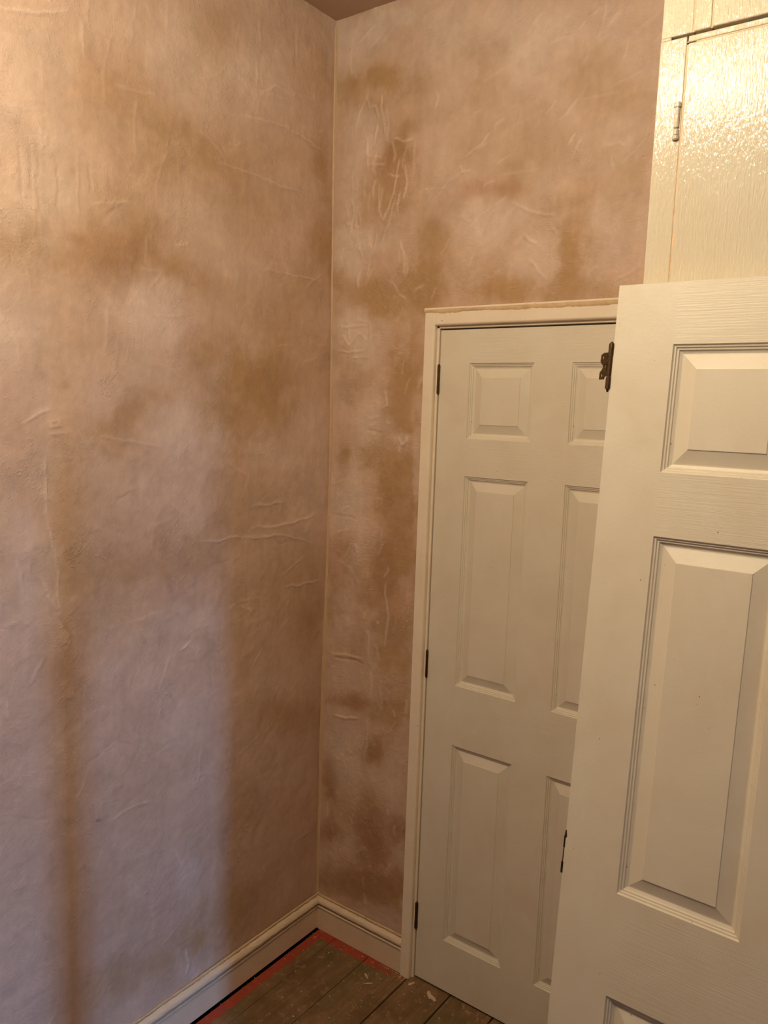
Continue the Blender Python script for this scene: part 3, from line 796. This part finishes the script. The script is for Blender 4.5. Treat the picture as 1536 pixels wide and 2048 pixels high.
# the hung door, set in the back wall
door = empty('door_1', (0.4052, 0.0, 0.009))
tag(door, kind='structure')
off = 1.986 - (0.009 + DH)     # T - top
rowsA = [(t - off, b - off) for t, b in ROWS]
door_slab('slab', DW, DH, DT, A_, rowsA, door)
door_panels(A_, rowsA, DH, door)


def knuckle_hinge(parent, x, y, z0, z1, mat, name='hinge', r=0.0042):
    """upright barrel in three knuckles with turned tips and a leaf let into the edge"""
    bm = bmesh.new()
    L = z1 - z0
    cuts = [(0.00, 0.035, r * 0.45, r * 0.9), (0.035, 0.30, r, r), (0.31, 0.68, r * 0.94, r * 0.94), (0.69, 0.955, r, r),
            (0.955, 1.0, r * 0.9, r * 0.4)]
    for a, b, r0, r1 in cuts:
        res = bmesh.ops.create_cone(bm, cap_ends=True, segments=12, radius1=r0, radius2=r1, depth=(b - a) * L)
        bmesh.ops.translate(bm, verts=res['verts'], vec=(x, y, z0 + (a + b) / 2 * L))
    add_box(bm, x - 0.0065, x - 0.001, y + 0.001, y + 0.004, z0 + 0.10 * L, z0 + 0.88 * L, 0.0006)
    return bm_obj(name, bm, mat, parent)


HX = 0.4035 - 0.4052
knuckle_hinge(door, HX, -0.003, 1.802 - 0.009, 1.886 - 0.009, M_bronze, r=0.0042)
knuckle_hinge(door, HX, -0.003, 0.972 - 0.009, 1.058 - 0.009, M_rust, r=0.0038)
knuckle_hinge(door, HX, -0.003, 0.166 - 0.009, 0.256 - 0.009, M_rust, r=0.0050)

# casing: two uprights and a head, with a rounded inner arris and a thin lining
FX0, FX1 = 0.362, 0.3945
RX0 = 0.4052 + DW + (0.4052 - FX1)
HZ0, HZ1 = 1.9905, 2.0265


def casing_piece(name, x0, x1, z0, z1, side, parent):
    """side: which arris is rounded"""
    bm = bmesh.new()
    add_box(bm, x0, x1, -0.019, 0.10, z0, z1)
    bm.edges.ensure_lookup_table()
    es = []
    for e in bm.edges:
        a, b = e.verts[0].co, e.verts[1].co
        if a.y > 0 or b.y > 0:
            continue
        if side == 'r' and a.x > x1 - 1e-5 and b.x > x1 - 1e-5:
            es.append(e)
        if side == 'l' and a.x < x0 + 1e-5 and b.x < x0 + 1e-5:
            es.append(e)
        if side == 'b' and a.z < z0 + 1e-5 and b.z < z0 + 1e-5:
            es.append(e)
    bmesh.ops.bevel(bm, geom=es, offset=0.0065, segments=5, affect='EDGES', profile=0.5)
    o = bm_obj(name, bm, M_trim, parent)
    return o


frame = empty('trim_2', (0, 0, 0))
tag(frame, kind='structure')
casing_piece('upright', FX0, FX1, 0.0, HZ1, 'r', frame)
casing_piece('upright', RX0, RX0 + 0.0325, 0.0, HZ1, 'l', frame)
casing_piece('head', FX1 - 0.001, RX0 + 0.001, HZ0, HZ1 - 0.0004, 'b', frame)
box('lining', FX1, 0.4022, -0.0045, 0.10, 0.0, HZ0, M_trim, frame, 0.001)
box('lining', RX0 - 0.0077, RX0, -0.0045, 0.10, 0.0, HZ0, M_trim, frame, 0.001)
box('lining', FX1, RX0, -0.0045, 0.10, 1.9835, HZ0 + 0.0005, M_trim, frame, 0.001)
box('door_stop', 0.4022, 0.420, 0.0365, 0.05, 0.0, 1.9835, M_trim, frame)
box('door_stop', RX0 - 0.026, RX0 - 0.0077, 0.0365, 0.05, 0.0, 1.9835, M_trim, frame)
box('door_stop', 0.4022, RX0 - 0.0077, 0.0365, 0.05, 1.962, 1.9835, M_trim, frame)
ragged_lip('plaster_lip', [(FX0 - 0.004, -0.0188, HZ1 + 0.004), (RX0 + 0.03, -0.0188, HZ1 + 0.004)], (0, -1, 0), (0, 0, 1),
           0.0005, 0.0085, 0.0016, M_lip, frame, 12, 0.007)
ragged_lip('plaster_lip', [(FX0 - 0.004, -0.015, HZ1 + 0.009), (RX0 + 0.03, -0.015, HZ1 + 0.009)], (0, -1, 0), (0, 0, 1),
           0.004, 0.0065, 0.0034, M_trim, frame, 17, 0.010)

# ---------------------------------------------------------------- built-in cupboard
cup = empty('built_in_cupboard', (XC, 0, 0))
tag(cup, 'full-height built-in cupboard in glossy cream paint, rising behind the leaning door', 'cupboard')
X = lambda v: v - XC


def cbox(name, x0, x1, y0, y1, z0, z1, mat=None, bevel=0.0015, seg=2, parent=None):
    return box(name, x0 - XC, x1 - XC, y0, y1, z0, z1, mat or M_gloss, parent or cup, bevel, seg)


CZ1 = H - 0.004
cbox('side_panel', XC, XC + 0.018, YC + 0.018, -0.006, 0.0, CZ1)
cbox('stile', XC, 1.1955, YC, YC + 0.020, 0.0, 2.3650)
cbox('stile', 1.823, 1.868, YC, YC + 0.020, 0.0, 2.3545)
cbox('stile', 2.405, XR - 0.004, YC, YC + 0.020, 0.0, 2.3545)
cbox('rail', 1.1975, XR - 0.004, YC, YC + 0.020, 2.3555, 2.3650)
cbox('rail', 1.1970, XR - 0.004, YC, YC + 0.020, 0.0, 0.09)
cbox('stile', XC + 0.0005, 1.2030, YC + 0.0005, YC + 0.020, 2.3690, CZ1)
cbox('rail', 1.2048, XR - 0.004, YC, YC + 0.020, 2.82, CZ1)
cbox('back_panel', 1.175, XR - 0.01, YC + 0.10, YC + 0.11, 0.02, CZ1 - 0.02, M_dark)
# groove lines filled with paint between door and stile
cbox('groove_strip', 1.190, 1.21, YC + 0.0014, YC + 0.006, 0.05, 2.3553, M_groove, 0)
cbox('groove_strip', 1.19, XR - 0.01, YC + 0.0014, YC + 0.006, 2.3525, 2.3570, M_groove, 0)
cbox('groove_strip', 1.2, 1.26, YC + 0.0014, YC + 0.006, 2.3695, 2.85, M_groove, 0)
# left part of the slot stays blocked by paint
cbox('paint_ridge', XC + 0.0004, 1.170, YC + 0.0002, YC + 0.015, 2.3645, 2.3695)
for k, (x0, x1) in enumerate(((1.1976, 1.8205), (1.8705, 2.4025))):
    d = cbox('cupboard_door', x0, x1, YC - 0.0012, YC + 0.019, 0.093, 2.3537, None, 0.0022, 3)
    # painted-over barrel hinges
    for zc in (2.2365, 1.25, 0.35):
        bm = bmesh.new()
        hx = x0 - XC - 0.0085
        for a, b, r in ((-0.029, -0.022, 0.0052), (-0.022, -0.012, 0.0042), (-0.0105, 0.021, 0.0042), (0.021, 0.029, 0.0055)):
            res = bmesh.ops.create_cone(bm, cap_ends=True, segments=14, radius1=r, radius2=r, depth=b - a)
            bmesh.ops.translate(bm, verts=res['verts'], vec=(hx, YC - 0.0015, zc + (a + b) / 2))
        bmesh.ops.bevel(bm, geom=[e for e in bm.edges if abs(e.verts[0].co.z - e.verts[1].co.z) < 1e-5], offset=0.001,
                        segments=2, affect='EDGES')
        bm_obj('hinge', bm, M_gloss, d, smooth=False)
cbox('upper_door', 1.2048, 1.2312, YC - 0.0006, YC + 0.019, 2.3697, 2.816, None, 0.0018, 3)
cbox('upper_door', 1.2330, 1.8200, YC - 0.0012, YC + 0.019, 2.3697, 2.816, None, 0.0022, 3)
cbox('upper_door', 1.8225, 2.4300, YC - 0.0012, YC + 0.019, 2.3697, 2.816, None, 0.0022, 3)

# ---------------------------------------------------------------- the loose door that leans on the cupboard
TILT = 0.0773
lean = empty('leaning_door', (1.1276, -0.7363, 0.0))
lean.rotation_euler = (-TILT, 0.0, -0.007)
tag(lean, 'loose cream six-panel door with a bronze hinge on its edge, leaning on the cupboard', 'door')
LH = 1.981
rowsB = [(t + 0.0013, b + 0.0013) for t, b in ROWS]
AL = 0.0985
slab = door_slab('slab', 2 * AL + 2 * PW + MU, LH, DT, AL, rowsB, lean)
door_panels(AL, rowsB, LH, lean)


def rod(bm, x, y, z0, z1, r0, r1, seg=14):
    res = bmesh.ops.create_cone(bm, cap_ends=True, segments=seg, radius1=r0, radius2=r1, depth=z1 - z0)
    bmesh.ops.translate(bm, verts=res['verts'], vec=(x, y, (z0 + z1) / 2))


# upper hinge: turned barrel plus a loose butterfly leaf with three screw holes
HZ = 1.805
hy = 0.0
hx0 = -0.0035
bm = bmesh.new()
rod(bm, hx0, hy, HZ - 0.001, HZ + 0.004, 0.0016, 0.0028)
rod(bm, hx0, hy, HZ + 0.004, HZ + 0.0235, 0.0046, 0.0046)
rod(bm, hx0, hy, HZ + 0.0245, HZ + 0.0575, 0.0042, 0.0042)
rod(bm, hx0, hy, HZ + 0.0585, HZ + 0.073, 0.0046, 0.0046)
rod(bm, hx0, hy, HZ + 0.073, HZ + 0.080, 0.0049, 0.0043)
rod(bm, hx0, hy, HZ + 0.080, HZ + 0.083, 0.0036, 0.0012)
hin = bm_obj('hinge', bm, M_bronze, lean)
hin['label'] = 'aged bronze hinge with a loose leaf'


def leaf_mesh(name, parent, mat, origin, swing, h, w, flip=False):
    cu = bpy.data.curves.new('leaf_outline', 'CURVE')
    cu.dimensions = '2D'
    cu.fill_mode = 'BOTH'
    cu.extrude = 0.0007

    def poly(pts):
        s = cu.splines.new('POLY')
        s.points.add(len(pts) - 1)
        for p, q in zip(s.points, pts):
            p.co = (q[0], q[1], 0, 1)
        s.use_cyclic_u = True
    out = [(0, 0.12 * h), (0.0, 0.30 * h), (0.10 * w, 0.33 * h), (0.10 * w, 0.62 * h), (0, 0.66 * h), (0, 0.93 * h),
           (0.12 * w, 1.0 * h), (0.62 * w, h), (0.95 * w, 0.93 * h), (1.0 * w, 0.70 * h), (0.86 * w, 0.61 * h),
           (0.62 * w, 0.53 * h), (0.58 * w, 0.46 * h), (0.70 * w, 0.38 * h), (0.97 * w, 0.27 * h), (1.0 * w, 0.02 * h),
           (0.9 * w, 0), (0.35 * w, 0.0), (0.28 * w, 0.10 * h)]
    poly([(-x, z) for x, z in out])
    for cxh, czh in ((0.66, 0.82), (0.33, 0.48), (0.68, 0.15)):
        poly([(-(cxh * w + 0.0017 * math.cos(t * math.pi / 5)), czh * h + 0.0030 * math.sin(t * math.pi / 5)) for t in range(10)])
    tmp = bpy.data.objects.new('tmp', cu)
    COL.objects.link(tmp)
    dg = bpy.context.evaluated_depsgraph_get()
    me = bpy.data.meshes.new_from_object(tmp.evaluated_get(dg))
    bpy.data.objects.remove(tmp)
    M = Matrix.Translation(Vector(origin)) @ Matrix.Rotation(swing, 4, 'Z') @ Matrix.Rotation(math.pi / 2, 4, 'X')
    me.transform(M)
    me.materials.clear()
    me.materials.append(mat)
    return link(bpy.data.objects.new(name, me), parent)


leaf_mesh('leaf', hin, M_bronze, (hx0 - 0.0042, hy + 0.001, HZ + 0.0205), math.radians(-28), 0.045, 0.0185)

# lower hinge: closed flat against the door's edge
HZ2 = 0.962
bm = bmesh.new()
rod(bm, -0.0012, 0.0015, HZ2, HZ2 + 0.020, 0.0026, 0.0026, 10)
rod(bm, -0.0006, 0.0020, HZ2 + 0.022, HZ2 + 0.044, 0.0020, 0.0020, 10)
rod(bm, -0.0008, 0.0015, HZ2 + 0.046, HZ2 + 0.066, 0.0022, 0.0022, 10)
rod(bm, 0.0004, 0.0005, HZ2 + 0.066, HZ2 + 0.078, 0.0024, 0.0012, 10)
add_box(bm, -0.0012, 0.0002, 0.005, 0.026, HZ2 + 0.010, HZ2 + 0.066, 0.0003)
hin2 = bm_obj('hinge', bm, M_rust, lean)
hin2['label'] = 'rusted hinge folded flat on the door edge'


# ---------------------------------------------------------------- bits on the floor
def chip(name, pts, th, loc, parent=None, mat=None):
    rs = random.Random(str(loc))
    n = len(pts)
    V = [(x * 0.92, y * 0.92, 0) for x, y in pts] + [(x, y, th * (0.6 + 0.5 * rs.random())) for x, y in pts]
    V += [(0, 0, th * 1.15)]
    F = [tuple(range(n))[::-1]]
    for i in range(n):
        j = (i + 1) % n
        F.append((i, j, n + j, n + i))
        F.append((n + i, n + j, 2 * n))
    o = mesh_obj(name, V, F, mat or M_chip, parent)
    o.location = loc
    return o


big = chip('plaster_flake', [(-0.026, 0.012), (-0.018, 0.014), (-0.011, 0.005), (0.002, 0.004), (0.010, 0.002), (0.019, -0.004),
                             (0.016, -0.012), (0.006, -0.009), (-0.004, -0.012), (-0.013, -0.005), (-0.021, 0.001)], 0.0022,
           (0.494, -0.037, 0.0006))
big.rotation_euler = (0, 0, math.radians(-4))
tag(big, 'largest flake of pale plaster, lying on the floorboard in front of the closed door', 'plaster flake')
f2 = chip('plaster_flake', [(-0.012, -0.003), (-0.004, -0.005), (0.009, -0.004), (0.014, 0.001), (0.006, 0.004), (-0.008, 0.004)], 0.002,
          (0.413, -0.031, 0.0006))
f2.rotation_euler = (0, 0, 1.15)
tag(f2, 'small upright-lying plaster flake at the foot of the door casing, beside the wide board gap', 'plaster flake')
f3 = chip('plaster_flake', [(-0.012, 0.004), (-0.002, 0.005), (0.012, -0.001), (0.014, -0.005), (0.002, -0.003), (-0.010, 0.0)], 0.002,
          (0.284, -0.091, 0.0003))
f3.rotation_euler = (0, 0, -0.25)
tag(f3, 'slanting plaster sliver just off the red strip, upper one of two slivers', 'plaster flake')
f4 = chip('plaster_flake', [(-0.013, -0.001), (-0.004, 0.002), (0.012, 0.002), (0.013, -0.001), (0.0, -0.003)], 0.0018,
          (0.309, -0.112, 0.0003))
f4.rotation_euler = (0, 0, 0.7)
tag(f4, 'thin plaster sliver on the same board, lower one of two slivers', 'plaster flake')

# crumbs: too many and too small to count
rs = random.Random(21)
V, F = [], []
clusters = [(0.30, -0.03, 0.07, 0.02, 60), (0.36, -0.02, 0.04, 0.015, 50), (0.03, -0.03, 0.02, 0.02, 24), (0.10, -0.10, 0.05, 0.05, 26),
            (0.30, -0.17, 0.03, 0.04, 34), (0.42, -0.05, 0.04, 0.03, 26), (0.16, -0.27, 0.03, 0.03, 12), (0.2, -0.3, 0.18, 0.14, 60),
            (0.6, -0.1, 0.15, 0.08, 40), (0.45, -0.15, 0.08, 0.08, 30)]
for cx, cy, sx, sy, n in clusters:
    for _ in range(n):
        x = min(1.0, max(0.02, rs.gauss(cx, sx)))
        y = min(-0.02, rs.gauss(cy, sy))
        r = rs.choice((0.0006, 0.0008, 0.0011, 0.0014, 0.0022)) * rs.uniform(0.7, 1.2)
        a = rs.uniform(0, 6.28)
        b = len(V)
        k = 5
        for i in range(k):
            t = a + i * 6.283 / k
            rr = r * rs.uniform(0.6, 1.3)
            V.append((x + rr * math.cos(t) * 1.4, y + rr * math.sin(t), 0.0002))
        V.append((x, y, r * 0.9))
        for i in range(k):
            F.append((b + i, b + (i + 1) % k, b + k))
tag(mesh_obj('plaster_crumbs', V, F, M_chip), 'fine plaster crumbs scattered over the dark floorboards by the skirting', 'crumbs', kind='stuff')
